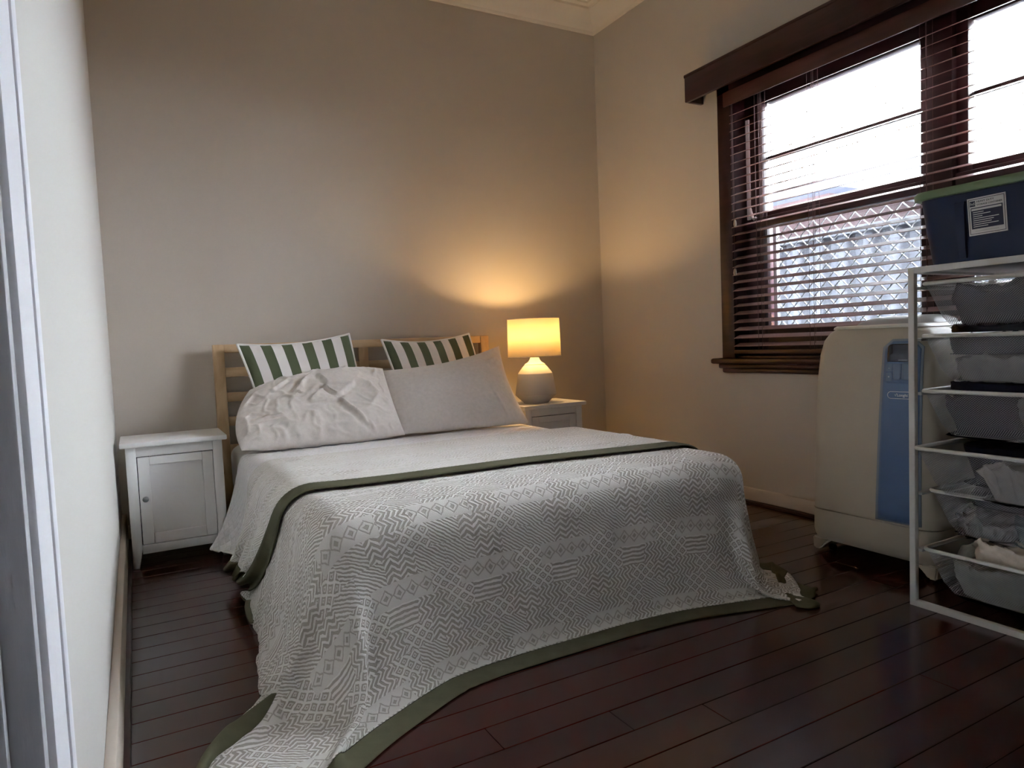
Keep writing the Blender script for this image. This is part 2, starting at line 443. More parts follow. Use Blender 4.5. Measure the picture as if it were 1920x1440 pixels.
# ------------------------------------------------------------------ the window: casing, sashes, glass, screen
wn = struct(box('window_1', (XR - .022, WY1 - .008, WZ0 - .02), (XR, WY1 + .085, WZ1 + .06), MT['darkwood'], bev=.006))
def wpart(name, lo, hi, m=None, bev=.003): return box(name, lo, hi, m or MT['darkwood'], wn, bev=bev)
wpart('casing', (XR - .022, WY0 - .085, WZ0 - .02), (XR, WY0 + .008, WZ1 + .06))
wpart('casing', (XR - .022, WY0 - .085, WZ1 - .01), (XR - .001, WY1 + .085, WZ1 + .08))
# reveal lining
wpart('lining', (XR, WY1 - .012, WZ0), (XR + .2, WY1 + .002, WZ1)); wpart('lining', (XR, WY0 - .002, WZ0), (XR + .2, WY0 + .012, WZ1))
wpart('lining', (XR, WY0, WZ1 - .012), (XR + .2, WY1, WZ1 + .002)); wpart('lining', (XR, WY0, WZ0 - .002), (XR + .2, WY1, WZ0 + .012))
# sill board with a moulded apron below
wpart('sill', (XR - .075, WY0 - .12, WZ0 - .028), (XR + .05, WY1 + .125, WZ0 + .002), bev=.011)
wpart('apron', (XR - .035, WY0 - .10, WZ0 - .055), (XR, WY1 + .105, WZ0 - .026), bev=.009)
wpart('apron', (XR - .020, WY0 - .085, WZ0 - .078), (XR, WY1 + .090, WZ0 - .052), bev=.008)
XS = 3.075                                  # inner face of the sashes
def sash(y0, y1):
    g0, g1 = y0 + .0, y1
    # box frame beside the sash, sash stiles, rails
    wpart('stile', (XS, y1, WZ0), (XS + .05, y1 + .045, WZ1)); wpart('stile', (XS, y0 - .045, WZ0), (XS + .05, y0, WZ1))
    wpart('top_rail', (XS + .03, y0, 2.125), (XS + .08, y1, WZ1))
    wpart('meeting_rail', (XS + .03, y0, 1.512), (XS + .075, y1, 1.566))
    wpart('meeting_rail', (XS - .02, y0 - .04, 1.478), (XS + .03, y1 + .04, 1.530), bev=.005)
    wpart('bottom_rail', (XS, y0, WZ0), (XS + .05, y1, .945))
    wpart('glazing_bar', (XS + .042, y0, 1.830), (XS + .066, y1, 1.851))
    box('glass_pane', (XS + .052, y0, 1.56), (XS + .056, y1, 1.832), MT['glass'], wn)
    box('glass_pane', (XS + .052, y0, 1.850), (XS + .056, y1, 2.13), MT['glass'], wn)
    box('glass_pane', (XS + .022, y0, .94), (XS + .026, y1, 1.482), MT['glass'], wn)
    # diamond security screen outside the lower sash
    xs = XS + .105; P = .078; mb = MB(); n = 0
    z0, z1 = WZ0 + .03, 1.50
    for sg in (1, -1):
        c = -4.0
        while c < 6.0:
            # line: z = z0 + sg*(y - c)*1.0
            ya, yb = (c, c + (z1 - z0)) if sg == 1 else (c - (z1 - z0), c)
            za, zb = (z0, z1) if sg == 1 else (z1, z0)
            pa, pb = [ya, za], [yb, zb]
            t0 = max(0, (y0 - ya) / (yb - ya)); t1 = min(1, (y1 - ya) / (yb - ya))
            if t1 - t0 > .01:
                A = (xs + .004 * sg, ya + (yb - ya) * t0, za + (zb - za) * t0); B = (xs + .004 * sg, ya + (yb - ya) * t1, za + (zb - za) * t1)
                mb.tube([A, B], .0035, 5)
            c += P
    box('view_dimmer_sheet', (xs - .010, y0 - .01, z0 - .01), (xs - .0094, y1 + .01, z1 + .01), MT['dimmer'], wn)  # added dark sheet that dims the outside seen through the lower sash
    o = mb.build('security_mesh', MT['alu'], wn); o['kind'] = 'stuff'
    for lo, hi in (((xs - .012, y0 - .02, z0 - .03), (xs + .012, y1 + .02, z0)), ((xs - .012, y0 - .02, z1), (xs + .012, y1 + .02, z1 + .025)), ((xs - .012, y0 - .02, z0), (xs + .012, y0 + .004, z1)), ((xs - .012, y1 - .004, z0), (xs + .012, y1 + .02, z1))):
        box('screen_frame', lo, hi, MT['alu'], wn, bev=.003)
SA = (1.745, 2.578); SB = (.735, 1.555)
sash(*SA); sash(*SB)
wpart('mullion', (XS - .03, 1.60, WZ0), (XS + .13, 1.70, WZ1), bev=.004)
wpart('jamb_liner', (XS - .005, 2.623, WZ0), (XS + .13, WY1 - .012, WZ1)); wpart('jamb_liner', (XS - .005, WY0 + .012, WZ0), (XS + .13, .69, WZ1))
# white spring covers with a curled hook at the foot
def balance(y):
    wp = box('spring_cover', (XS - .012, y - .012, 1.53), (XS - .004, y + .012, 2.06), MT['balance'], wn, bev=.003)
    mb = MB(); pts = [(XS - .015, y - .01 - .008 * t - .05 * max(0, t - .3), 1.585 - .06 * t + .014 * math.sin(t * 7)) for t in np.linspace(0, 1, 9)]
    mb.tube(pts, [.010 - .004 * abs(t - .2) for t in np.linspace(0, 1, 9)], 8)
    mb.build('spring_hook', MT['balance'], wn, smooth=60)
balance(2.665); balance(1.685)

# pelmet above the window
pel = empty('window_pelmet', (XR, 1.65, 2.21), 'dark stained timber pelmet box above the blind and window', 'pelmet')
PY0, PY1 = .35 - 1.65, 2.925 - 1.65
box('front_board', (-.120, PY0, -.002), (-.098, PY1, .132), MT['darkwood'], pel, bev=.004)
box('top_board', (-.122, PY0 - .004, .130), (0, PY1 + .004, .148), MT['darkwood'], pel, bev=.004)
box('end_board', (-.098, PY1 - .022, -.002), (0, PY1, .130), MT['darkwood'], pel, bev=.003)
box('end_board', (-.098, PY0, -.002), (0, PY0 + .022, .130), MT['darkwood'], pel, bev=.003)

# venetian blind
BX = 2.972; BY0, BY1 = WY0 + .022, WY1 - .018
bl = empty('venetian_blind', (BX, (BY0 + BY1) / 2, WZ0 + .02), 'dark red-brown timber venetian blind lowered over the window, slats tilted open', 'blind')
hw = (BY1 - BY0) / 2; zb = WZ0 + .02
box('head_rail', (-.022, -hw, 2.150 - zb), (.026, hw, 2.196 - zb), MT['darkwood'], bl, bev=.003)
box('valance', (-.052, -hw + .0, 2.118 - zb), (-.040, hw + .015, 2.192 - zb), MT['valance'], bl, bev=.004)
box('bottom_rail', (-.025, -hw, .006), (.025, hw, .026), MT['valance'], bl, bev=.004)
tilt = math.radians(21); first = None; z = .055
nsl = 30; pitch = (2.125 - zb - .055) / nsl
for i in range(nsl):
    zz = .055 + i * pitch
    if first is None:
        mb = MB(); R = Matrix.Rotation(-tilt, 4, 'Y')
        mb.box((-.0245, -hw, -.0014), (.0245, hw, .0014), .0010, 1, mtx=R)
        first = mb.build('slat', MT['slat'], bl); first.location = (0, 0, zz)
    else:
        o = put(first, 'slat', bl, (0, 0, zz))
    jj = random.uniform(-1, 1)
    (first if i == 0 else o).rotation_euler = (random.uniform(-.0012, .0012), random.uniform(-.03, .03), 0)
yc = (BY0 + BY1) / 2
for yw in (2.50, 2.19, 1.66, 1.10):
    mb = MB()
    for dx in (-.024, .024):
        for dy in (-.012, .012): mb.tube([(dx, yw - yc + dy, .02), (dx, yw - yc + dy, 2.15 - zb)], .0011, 5)
    mb.tube([(0, yw - yc, .02), (0, yw - yc, 2.15 - zb)], .0012, 5)
    mb.build('ladder_cord', MT['cord'], bl)
for yw, zt in ((2.635, 1.52), (2.643, 1.265)):
    c = MB().tube([(-.045, yw - yc, zt - zb), (-.045, yw - yc + .004, 2.12 - zb)], .0012, 5).build('tilt_cord', MT['cord'], bl)
    MB().lathe([(0.0, 0), (.006, 0), (.0085, .012), (.006, .03), (.002, .036), (0, .036)], (-.045, yw - yc, zt - zb - .036), 10).build('tassel', MT['tassel'], c, smooth=40)

# ------------------------------------------------------------------ outside
struct(box('ground', (XR + .22, -12, -.45), (26, 22, -.35), mat('outdoor_paving', (.10, .10, .10), .9, bump=.3, bscale=20, var=.15)))
fm = mat('fence_panel_paint', (.055, .062, .082), .6, var=.08, vscale=2)
fe = empty('side_fence', (4.75, 0, -.35), 'pale blue-grey metal sheet fence standing close outside the window', 'fence')
yy = -3.0; first = None
while yy < 7.6:
    if first is None:
        mb = MB(); prof_f = [(0, 0), (0, .04), (-.025, .055), (-.025, .12), (0, .135), (0, .20)]
        P = [[[x_, y_, zq] for x_, y_ in prof_f] for zq in (0, 1.98)]
        mb.grid(np.array(P)); first = mb.build('fence_sheet', fm, fe)
        first.modifiers.new('s', 'SOLIDIFY').thickness = .004
        first.location = (0, yy, 0)
    else: put(first, 'fence_sheet', fe, (0, yy, 0))
    yy += .2
box('fence_capping', (-.045, -3.0, 1.96), (.03, 7.6, 2.01), fm, fe, bev=.004)
box('fence_rail', (.004, -3.0, .25), (.04, 7.6, .31), fm, fe)
hs = empty('neighbour_house', (12.5, 10.6, -.35), 'pinkish brick house with a blue-grey roof beyond the fence', 'building')
hm = mat('pink_brick', (.042, .024, .027), .9, var=.2, vscale=8); rm = mat('blue_roof', (.014, .021, .042), .6)
hwl = box('wall', (-.0, -1.5, 0), (5, 4.5, 4.05), hm, hs)
mb = MB(); mb.loft([[[-.4, yv, 4.0], [5.4, yv, 4.0], [2.5, yv, 5.0]] for yv in (-2.0, 5.0)]); mb.build('roof', rm, hs)
wf = box('window_frame', (-.03, .6, 1.3), (.01, 1.9, 2.6), mat('frame_white', (.8, .8, .8), .5), hs)
box('pane', (-.035, .66, 1.36), (-.028, 1.84, 2.54), MT['acblack'], wf)

# ------------------------------------------------------------------ cloth: a small position-based drape over the bed
def drape(P, rest, pad, box_c, box_h, rad, steps, targets=(), dt=1 / 200., mu=.5, zfloor=.004, kb=.06, damp=.985):
    Vv = np.zeros_like(P); ny, nx = P.shape[:2]
    c = np.array(box_c); hh = np.array(box_h) + pad; r = rad + pad
    def con(A, B, L, k):
        d = B - A; l = np.sqrt((d * d).sum(-1, keepdims=True)) + 1e-9
        q = d * (k * .5 * (l - L) / l); A += q; B -= q
    dg = rest * math.sqrt(2)
    for it in range(steps):
        old = P.copy()
        Vv[..., 2] -= 9.8 * dt; Vv *= damp; P += Vv * dt
        for s in (0, 1) * 4:
            con(P[:, s:-1:2][:, :], P[:, s + 1::2][:, :P[:, s:-1:2].shape[1]], rest, 1.0)
            con(P[s:-1:2], P[s + 1::2][:P[s:-1:2].shape[0]], rest, 1.0)
        for s in (0, 1):
            A = P[s:-1:2]; B = P[s + 1::2][:A.shape[0]]
            con(A[:, :-1], B[:, 1:], dg, .25); con(A[:, 1:], B[:, :-1], dg, .25)
        for s in range(4):
            A = P[s:-2:4]; B = P[s + 2::4][:A.shape[0]]; con(A, B, rest * 2, kb)
            A = P[:, s:-2:4]; B = P[:, s + 2::4][:, :A.shape[1]]; con(A, B, rest * 2, kb)
        for (sl, tgt, k0, k1, kk) in targets:
            if k0 <= it < k1: P[sl] += (tgt - P[sl]) * kk
        # bed box (rounded)
        q = P - c; a = np.abs(q) - (hh - r); m0 = np.maximum(a, 0); ln = np.sqrt((m0 * m0).sum(-1))
        inside = np.minimum(a.max(-1), 0); sd = ln + inside - r
        hit = sd < 0
        if hit.any():
            g = np.where(ln[..., None] > 1e-6, m0 / (ln[..., None] + 1e-9), 0)
            ax = a.argmax(-1); g2 = np.zeros_like(P); np.put_along_axis(g2, ax[..., None], 1.0, -1)
            g = np.where((ln > 1e-6)[..., None], g, g2) * np.sign(q)
            corr = -sd[..., None] * g
            P[hit] += corr[hit]
            mv = P - old; tn = mv - (mv * g).sum(-1, keepdims=True) * g
            P[hit] -= (tn * mu)[hit]
        f = P[..., 2] < zfloor
        if f.any():
            P[..., 2][f] = zfloor
            mv = P - old; P[..., 0][f] -= mv[..., 0][f] * .35; P[..., 1][f] -= mv[..., 1][f] * .35
        Vv = (P - old) / dt
        sp = np.sqrt((Vv * Vv).sum(-1, keepdims=True)); Vv *= np.minimum(1, 3.0 / (sp + 1e-9))
    return P
BEDC = (1.25, 2.795, .2325); BEDH = (.755, .995, .2325); BEDR = .06
BEDC2 = (1.272, 2.785, .2325); BEDH2 = (.780, 1.005, .2325)
def sheet(x0, x1, y0, y1, d, z):
    nx = int(round((x1 - x0) / d)) + 1; ny = int(round((y1 - y0) / d)) + 1
    X, Y = np.meshgrid(x0 + d * np.arange(nx), y0 + d * np.arange(ny))
    rs = np.random.RandomState(5)
    P = np.stack([X, Y, np.full_like(X, z) + rs.uniform(0, .004, X.shape)], -1)
    return P, np.stack([X, Y], -1)

def smooth_grid(P, n=1):
    for _ in range(n):
        Q = P.copy(); Q[1:-1, 1:-1] = (P[1:-1, 1:-1] * 4 + P[:-2, 1:-1] + P[2:, 1:-1] + P[1:-1, :-2] + P[1:-1, 2:]) / 8; P = Q
    return P

def cloth_obj(name, P, UV, m, parent, sel=None, thick=.004, sub=1):
    """sel: boolean per cell; only those cells are built"""
    ny, nx = P.shape[:2]
    idx = -np.ones((ny, nx), int); verts = []; faces = []; uvs = []
    for j in range(ny - 1):
        for i in range(nx - 1):
            if sel is not None and not sel[j, i]: continue
            q = ((j, i), (j, i + 1), (j + 1, i + 1), (j + 1, i)); f = []
            for a, b in q:
                if idx[a, b] < 0: idx[a, b] = len(verts); verts.append(tuple(P[a, b]))
                f.append(int(idx[a, b])); uvs.append(UV[a, b])
            faces.append(f)
    me = bpy.data.meshes.new(name); me.from_pydata(verts, [], faces)
    ul = me.uv_layers.new(name='UVMap'); ul.data.foreach_set('uv', np.array(uvs, dtype=np.float32).ravel())
    me.polygons.foreach_set('use_smooth', [True] * len(faces)); me.materials.append(m)
    o = bpy.data.objects.new(name, me); COL.objects.link(o); o.parent = parent
    if thick:
        md = o.modifiers.new('thickness', 'SOLIDIFY'); md.thickness = thick; md.offset = 0
    if sub:
        md = o.modifiers.new('smooth', 'SUBSURF'); md.levels = sub; md.render_levels = sub
    return o

# --- mattress and bed frame
bed = empty('bed', (1.25, 2.8, 0), 'double bed with a pale pine slatted headboard against the back wall', 'bed')
def bpart(name, lo, hi, m=None, bev=.004): return box(name, [lo[0] - 1.25, lo[1] - 2.8, lo[2]], [hi[0] - 1.25, hi[1] - 2.8, hi[2]], m or MT['pine'], bed, bev)
HB0, HB1 = 3.822, 3.862
bpart('headboard_post', (.458, HB0 - .006, 0), (.512, HB1, .972), MT['pinev'])
bpart('headboard_post', (1.986, HB0 - .006, 0), (2.040, HB1, .972), MT['pinev'])
bpart('headboard_rail', (.512, HB0, .928), (1.986, HB1 - .004, .972))
bpart('centre_post', (1.218, HB0 + .004, .25), (1.274, HB1 - .004, .928), MT['pinev'])
for z0, z1 in ((.802, .852), (.674, .722), (.548, .596), (.40, .45)):
    bpart('headboard_slat', (.512, HB0 + .010, z0), (1.218, HB1 - .012, z1), bev=.003)
    bpart('headboard_slat', (1.274, HB0 + .010, z0), (1.986, HB1 - .012, z1), bev=.003)
bpart('side_rail', (.512, 1.86, .10), (.540, HB0, .22)); bpart('side_rail', (1.960, 1.86, .10), (1.988, HB0, .22))
bpart('foot_rail', (.512, 1.83, .10), (1.988, 1.86, .22))
for xx in (.515, 1.925): bpart('leg', (xx, 1.84, 0), (xx + .06, 1.90, .12), MT['pinev'])
bpart('slat_base', (.54, 1.86, .19), (1.96, HB0, .215))
mt = MB()
mt.box((.502, 1.806, .22), (1.998, 3.79, .458), .055, 5)
tag(mt.build('mattress', MT['mattress'], smooth=60), 'white mattress on the pine bed under the quilt', 'mattress')

# --- white quilt
P, UV = sheet(.085, 2.12, 2.0, 3.36, .022, .50)
tg = []
ny, nx = P.shape[:2]
jh = ny - 1
def pull(j0, j1, col, pts):
    t = np.linspace(0, 1, j1 - j0)
    pts = np.array(pts); s = np.linspace(0, 1, len(pts))
    return np.stack([np.interp(t, s, pts[:, a]) for a in range(3)], -1)
jj0 = int((2.95 - 2.0) / .022)
tgt = pull(jj0, ny, 0, [(.430, 2.95, .085), (.425, 3.10, .075), (.385, 3.25, .055), (.335, 3.325, .040)])
tg.append(((slice(jj0, ny), 0), tgt, 250, 900, .10))
hold = (slice(10, None), slice(int(.6 / .022), int(1.65 / .022)))
hp = P[hold].copy(); hp[..., 2] = .469; tg.append((hold, hp, 0, 900, .5))
P = drape(P, .022, .004, BEDC, BEDH, BEDR, 600, tg)
P = smooth_grid(P, 1)
q = cloth_obj('quilt', P, UV, MT['quilt'], None, thick=.006)
tag(q, 'white quilted bedspread covering the mattress below the pillows', 'quilt')

# --- woven blanket
d = .02
bk = empty('woven_blanket', (1.25, 1.8, 0), 'grey and white woven blanket with olive border, folded back across the bed', 'blanket')
bkinv = np.array([1.25, 1.8, 0])
x0, x1, y0, y1 = -.03, 2.46, 1.28, 2.80
P, UV = sheet(x0, x1, y0, y1, d, .52)
ny, nx = P.shape[:2]
tg = []
# the foot-left corner trails out over the boards; along the left side the hem is tucked in under the drape
rows = np.arange(ny); sy = rows * d
kx = [0, .22, .42, .50, .58, 1.6]
hem = np.stack([np.interp(sy, kx, [.12, .14, .28, .40, .44, .46]), np.interp(sy, kx, [1.36, 1.57, 1.745, 1.83, 1.90, 2.80]), np.full(ny, .008)], -1)
tg.append(((slice(0, ny), 0), hem, 250, 900, .15))
r0 = int(.60 / d); roll = np.stack([np.interp(sy[r0:], [.60, .70, 1.02, 1.55], [.325, .345, .385, .43]), np.interp(sy[r0:], kx, [1.36, 1.57, 1.745, 1.83, 1.90, 2.80]), np.full(ny - r0, .016)], -1)
tg.append(((slice(r0, ny), 6), roll, 250, 900, .15))
# the foot-right corner is bunched: its hem turns back on itself before the tip
tg.append(((0, nx - 1), np.array([2.15, 1.59, .006]), 200, 900, .4))
tg.append(((0, nx - 11), np.array([1.96, 1.51, .008]), 300, 900, .4))
tg.append(((12, nx - 1), np.array([2.18, 1.76, .010]), 300, 900, .3))
tg.append(((26, nx - 1), np.array([2.19, 1.98, .012]), 300, 900, .3))
hold = (slice(int((2.2 - y0) / d), None), slice(int((.65 - x0) / d), int((1.85 - x0) / d)))
hp = P[hold].copy(); hp[..., 2] = .480; tg.append((hold, hp, 0, 900, .5))
P = drape(P, d, .014, BEDC2, BEDH2, .085, 800, tg)
P = smooth_grid(P, 1)
# the side border is rolled under the drape, out of sight
lo_, hi_ = int(.40 / d), int(.95 / d)
wgt = np.sin(np.linspace(0, PI, hi_ - lo_)) ** .4
for c_ in range(0, 6):
    P[lo_:hi_, c_, 0] += .05 * wgt * (1 - c_ / 6); P[lo_:hi_, c_, 2] = P[lo_:hi_, c_, 2] * (1 - wgt) + wgt * np.minimum(P[lo_:hi_, c_, 2], .004 + .002 * c_)
cell = np.zeros((ny - 1, nx - 1), bool); nb = 4
cell[:nb] = True; cell[:, :nb] = True; cell[:, -nb:] = True
b1 = cloth_obj('blanket_body', P - bkinv, UV, MT['blanket'], bk, ~cell, .005)
b2 = cloth_obj('olive_border', P - bkinv, UV, MT['olive'], bk, cell, .006)
b2['label'] = 'olive green border'
# folded-back top layer
x0, x1, y0, y1 = .04, 2.36, 2.04, 2.84
P, UV = sheet(x0, x1, y0, y1, d, .54)
ny, nx = P.shape[:2]
# front edge lies in a shallow arc across the bed
arc = np.interp(P[0, :, 0], [.45, .76, 1.37, 1.86], [-.01, .10, .10, -.08])
P[..., 1] += arc[None, :] * np.linspace(1, 0, ny)[:, None]
t = np.linspace(0, 1, ny)
hem = np.stack([.385 + .022 * np.cos(t * 2 * PI * 2.0), 2.66 + .36 * t, .055 + .02 * np.sin(t * 9)], -1)
tg = [((slice(0, ny), 0), hem, 200, 700, .12)]
hold = (slice(12, None), slice(int((.70 - x0) / d), int((1.80 - x0) / d)))
hp = P[hold].copy(); hp[..., 2] = .494; tg.append((hold, hp, 0, 900, .5))
P = drape(P, d, .028, BEDC2, BEDH2, .085, 600, tg, mu=.7, zfloor=.02)
P = smooth_grid(P, 1)
cell = np.zeros((ny - 1, nx - 1), bool); cell[:5] = True; cell[:, :4] = True; cell[:, -4:] = True
b3 = cloth_obj('folded_flap', P - bkinv, UV, MT['blanket_back'], bk, ~cell, .008); b3['label'] = 'paler reverse side folded back'
cloth_obj('olive_border', P - bkinv, UV, MT['olive'], bk, cell, .009)['label'] = 'olive green border'

# ------------------------------------------------------------------ pillows
def fbm(x, y, s, sd, oc=4):
    v = 0; a = 1; f = s
    for _ in range(oc):
        v += a * mnoise.noise(Vector((x * f + sd * 7.1, y * f - sd * 3.3, sd))); a *= .5; f *= 2.0
    return v
def ridge(x, y, s, sd):
    n = mnoise.noise(Vector((x * s + sd * 3.7, y * s * .8 + sd, sd * 1.3))); return (1 - min(1, abs(n) * 3.2)) ** 3
def pillow_grid(C, tf, tb, wr, n=(72, 54), pe=2.6, sag=(0, 0, 0, 0), creases=()):
    """C: corners BL BR TR TL; front bulge tf, back bulge tb; wr(u,v) wrinkle height; sag: inward bow of bottom, right, top, left edges"""
    BL, BR, TR, TL = [np.array(c, float) for c in C]
    ux = (BR - BL + TR - TL) / 2; uy = (TL - BL + TR - BR) / 2
    N = np.cross(uy, ux); N /= np.linalg.norm(N)          # towards the camera side
    nu, nv = n
    def shell(sgn, th):
        P = np.zeros((nv, nu, 3)); UV = np.zeros((nv, nu, 2))
        for j in range(nv):
            for i in range(nu):
                # denser near the rims
                u = .5 - .5 * math.cos(PI * i / (nu - 1)); v = .5 - .5 * math.cos(PI * j / (nv - 1))
                p = BL * (1 - u) * (1 - v) + BR * u * (1 - v) + TR * u * v + TL * (1 - u) * v
                bu, bv = 4 * u * (1 - u), 4 * v * (1 - v)
                p = p + uy * (sag[0] * bu * (1 - v) - sag[2] * bu * v) + ux * (sag[3] * bv * (1 - u) - sag[1] * bv * u)
                e = max(0, (1 - abs(2 * u - 1) ** pe)) * max(0, (1 - abs(2 * v - 1) ** pe))
                h = th * e ** .55
                edge = min(1, e * 3.5)
                h += sgn_w(sgn) * wr(u, v) * edge
                p = p + N * sgn * h
                P[j, i] = p; UV[j, i] = (u, v)
        return P, UV
    def sgn_w(s): return 1.0
    return shell(1, tf), shell(-1, tb), N
def pillow(name, C, tf, tb, m, wr, parent=None, seam=None, **kw):
    (Pf, UVf), (Pb, UVb), N = pillow_grid(C, tf, tb, wr, **kw)
    mb = MB(); mb.grid(Pf, UVf); mb.grid(Pb[:, ::-1], UVb[:, ::-1])
    bmesh.ops.remove_doubles(mb.bm, verts=mb.bm.verts, dist=1e-5)
    o = mb.build(name, m, parent, smooth=180)
    for p in o.data.polygons: p.use_smooth = True
    ring = list(Pf[0]) + list(Pf[1:, -1]) + list(Pf[-1, -2::-1]) + list(Pf[-2:0:-1, 0])
    return o, ring
def crease(u, v, a, b, w, h):
    a, b, p = Vector(a), Vector(b), Vector((u, v)); ab = b - a
    t = max(0, min(1, (p - a).dot(ab) / ab.length_squared)); dd = (p - a - ab * t)
    side = ab.x * dd.y - ab.y * dd.x
    x = dd.length / w
    return h * (math.exp(-x * x) * (1 if side > 0 else .6) - .6 * math.exp(-((x - 1.3) ** 2)) * (1 if side < 0 else 0)) * math.sin(PI * min(1, max(.12, t * .9 + .1))) ** .5
CR = [((.43, .86), (.33, .60), .018, .012), ((.53, .60), (.42, .42), .016, .016), ((.53, .60), (.62, .48), .014, .014), ((.62, .48), (.74, .66), .018, .013),
      ((.45, .42), (.62, .40), .015, .012), ((.50, .82), (.56, .66), .02, .012), ((.56, .66), (.72, .64), .016, .010), ((.62, .40), (.76, .10), .022, .012),
      ((.10, .32), (.30, .30), .018, .008), ((.20, .72), (.30, .88), .02, .009), ((.78, .12), (.80, .02), .02, .012), ((.90, .80), (.93, .95), .02, .015), ((.36, .60), (.40, .57), .01, .008)]
def wr_left(u, v):
    h = .014 * fbm(u * 1.4, v, 3.2, 2.0) + .010 * ridge(u * 1.4, v, 4.0, 1.0) + .007 * ridge(u * 1.4, v, 8.5, 4.0)
    for c in CR: h += 1.3 * crease(u, v, *c)
    h += .006 * math.sin(u * 60 + 3 * v) * max(0, 1 - v * 6)
    return h
def wr_right(u, v):
    h = .008 * fbm(u * 1.4, v, 2.2, 5.0, 3)
    for c in (((.80, .45), (.84, .06), .012, .008), ((.74, .55), (.68, .10), .02, .004), ((.86, .80), (.96, .86), .02, .012), ((.90, .74), (.97, .80), .02, .012), ((.30, .80), (.20, .50), .03, .005), ((.55, .20), (.50, .02), .02, .005)): h += crease(u, v, *c)
    return h
o, _ = pillow('pillow', [(.490, 3.20, .497), (1.250, 3.215, .488), (1.262, 3.55, .812), (.580, 3.50, .745)], .095, .080, MT['linen'], wr_left, n=(150, 110), pe=2.8, sag=(-.01, .01, -.11, -.06))
tag(o, 'crumpled beige linen pillow, left one of the front pair', 'pillow')
o, _ = pillow('pillow', [(1.240, 3.235, .490), (1.950, 3.20, .485), (1.965, 3.54, .905), (1.250, 3.56, .800)], .070, .070, MT['linen'], wr_right, n=(110, 90), pe=2.6, sag=(.0, .04, .09, -.01))
tag(o, 'smooth beige linen pillow with a pointed corner, nearest the lamp', 'pillow')
def stripe_cushion(C, label, sd, sag):
    def wr(u, v): return .006 * fbm(u, v, 3, sd) + .004 * math.sin(u * 70 + sd) * max(0, (v - .86) * 7)
    o, ring = pillow('striped_cushion', C, .075, .03, MT['stripe'], wr, n=(70, 60), pe=4.0, sag=sag)
    tag(o, label, 'cushion', 'striped cushions against the headboard')
    MB().tube(ring, .007, 8, closed=True).build('piping', MT['piping'], o, smooth=180)['label'] = 'white piping around the edge'
stripe_cushion([(.655, 3.52, .475), (1.165, 3.52, .475), (1.150, 3.765, 1.005), (.570, 3.765, .968)], 'green and white striped cushion behind the crumpled pillow', 1.7, (0, 0, .05, .03))
stripe_cushion([(1.400, 3.52, .475), (1.900, 3.52, .475), (1.880, 3.765, .985), (1.335, 3.765, .965)], 'green and white striped cushion behind the smooth pillow', 4.2, (0, 0, .06, .02))

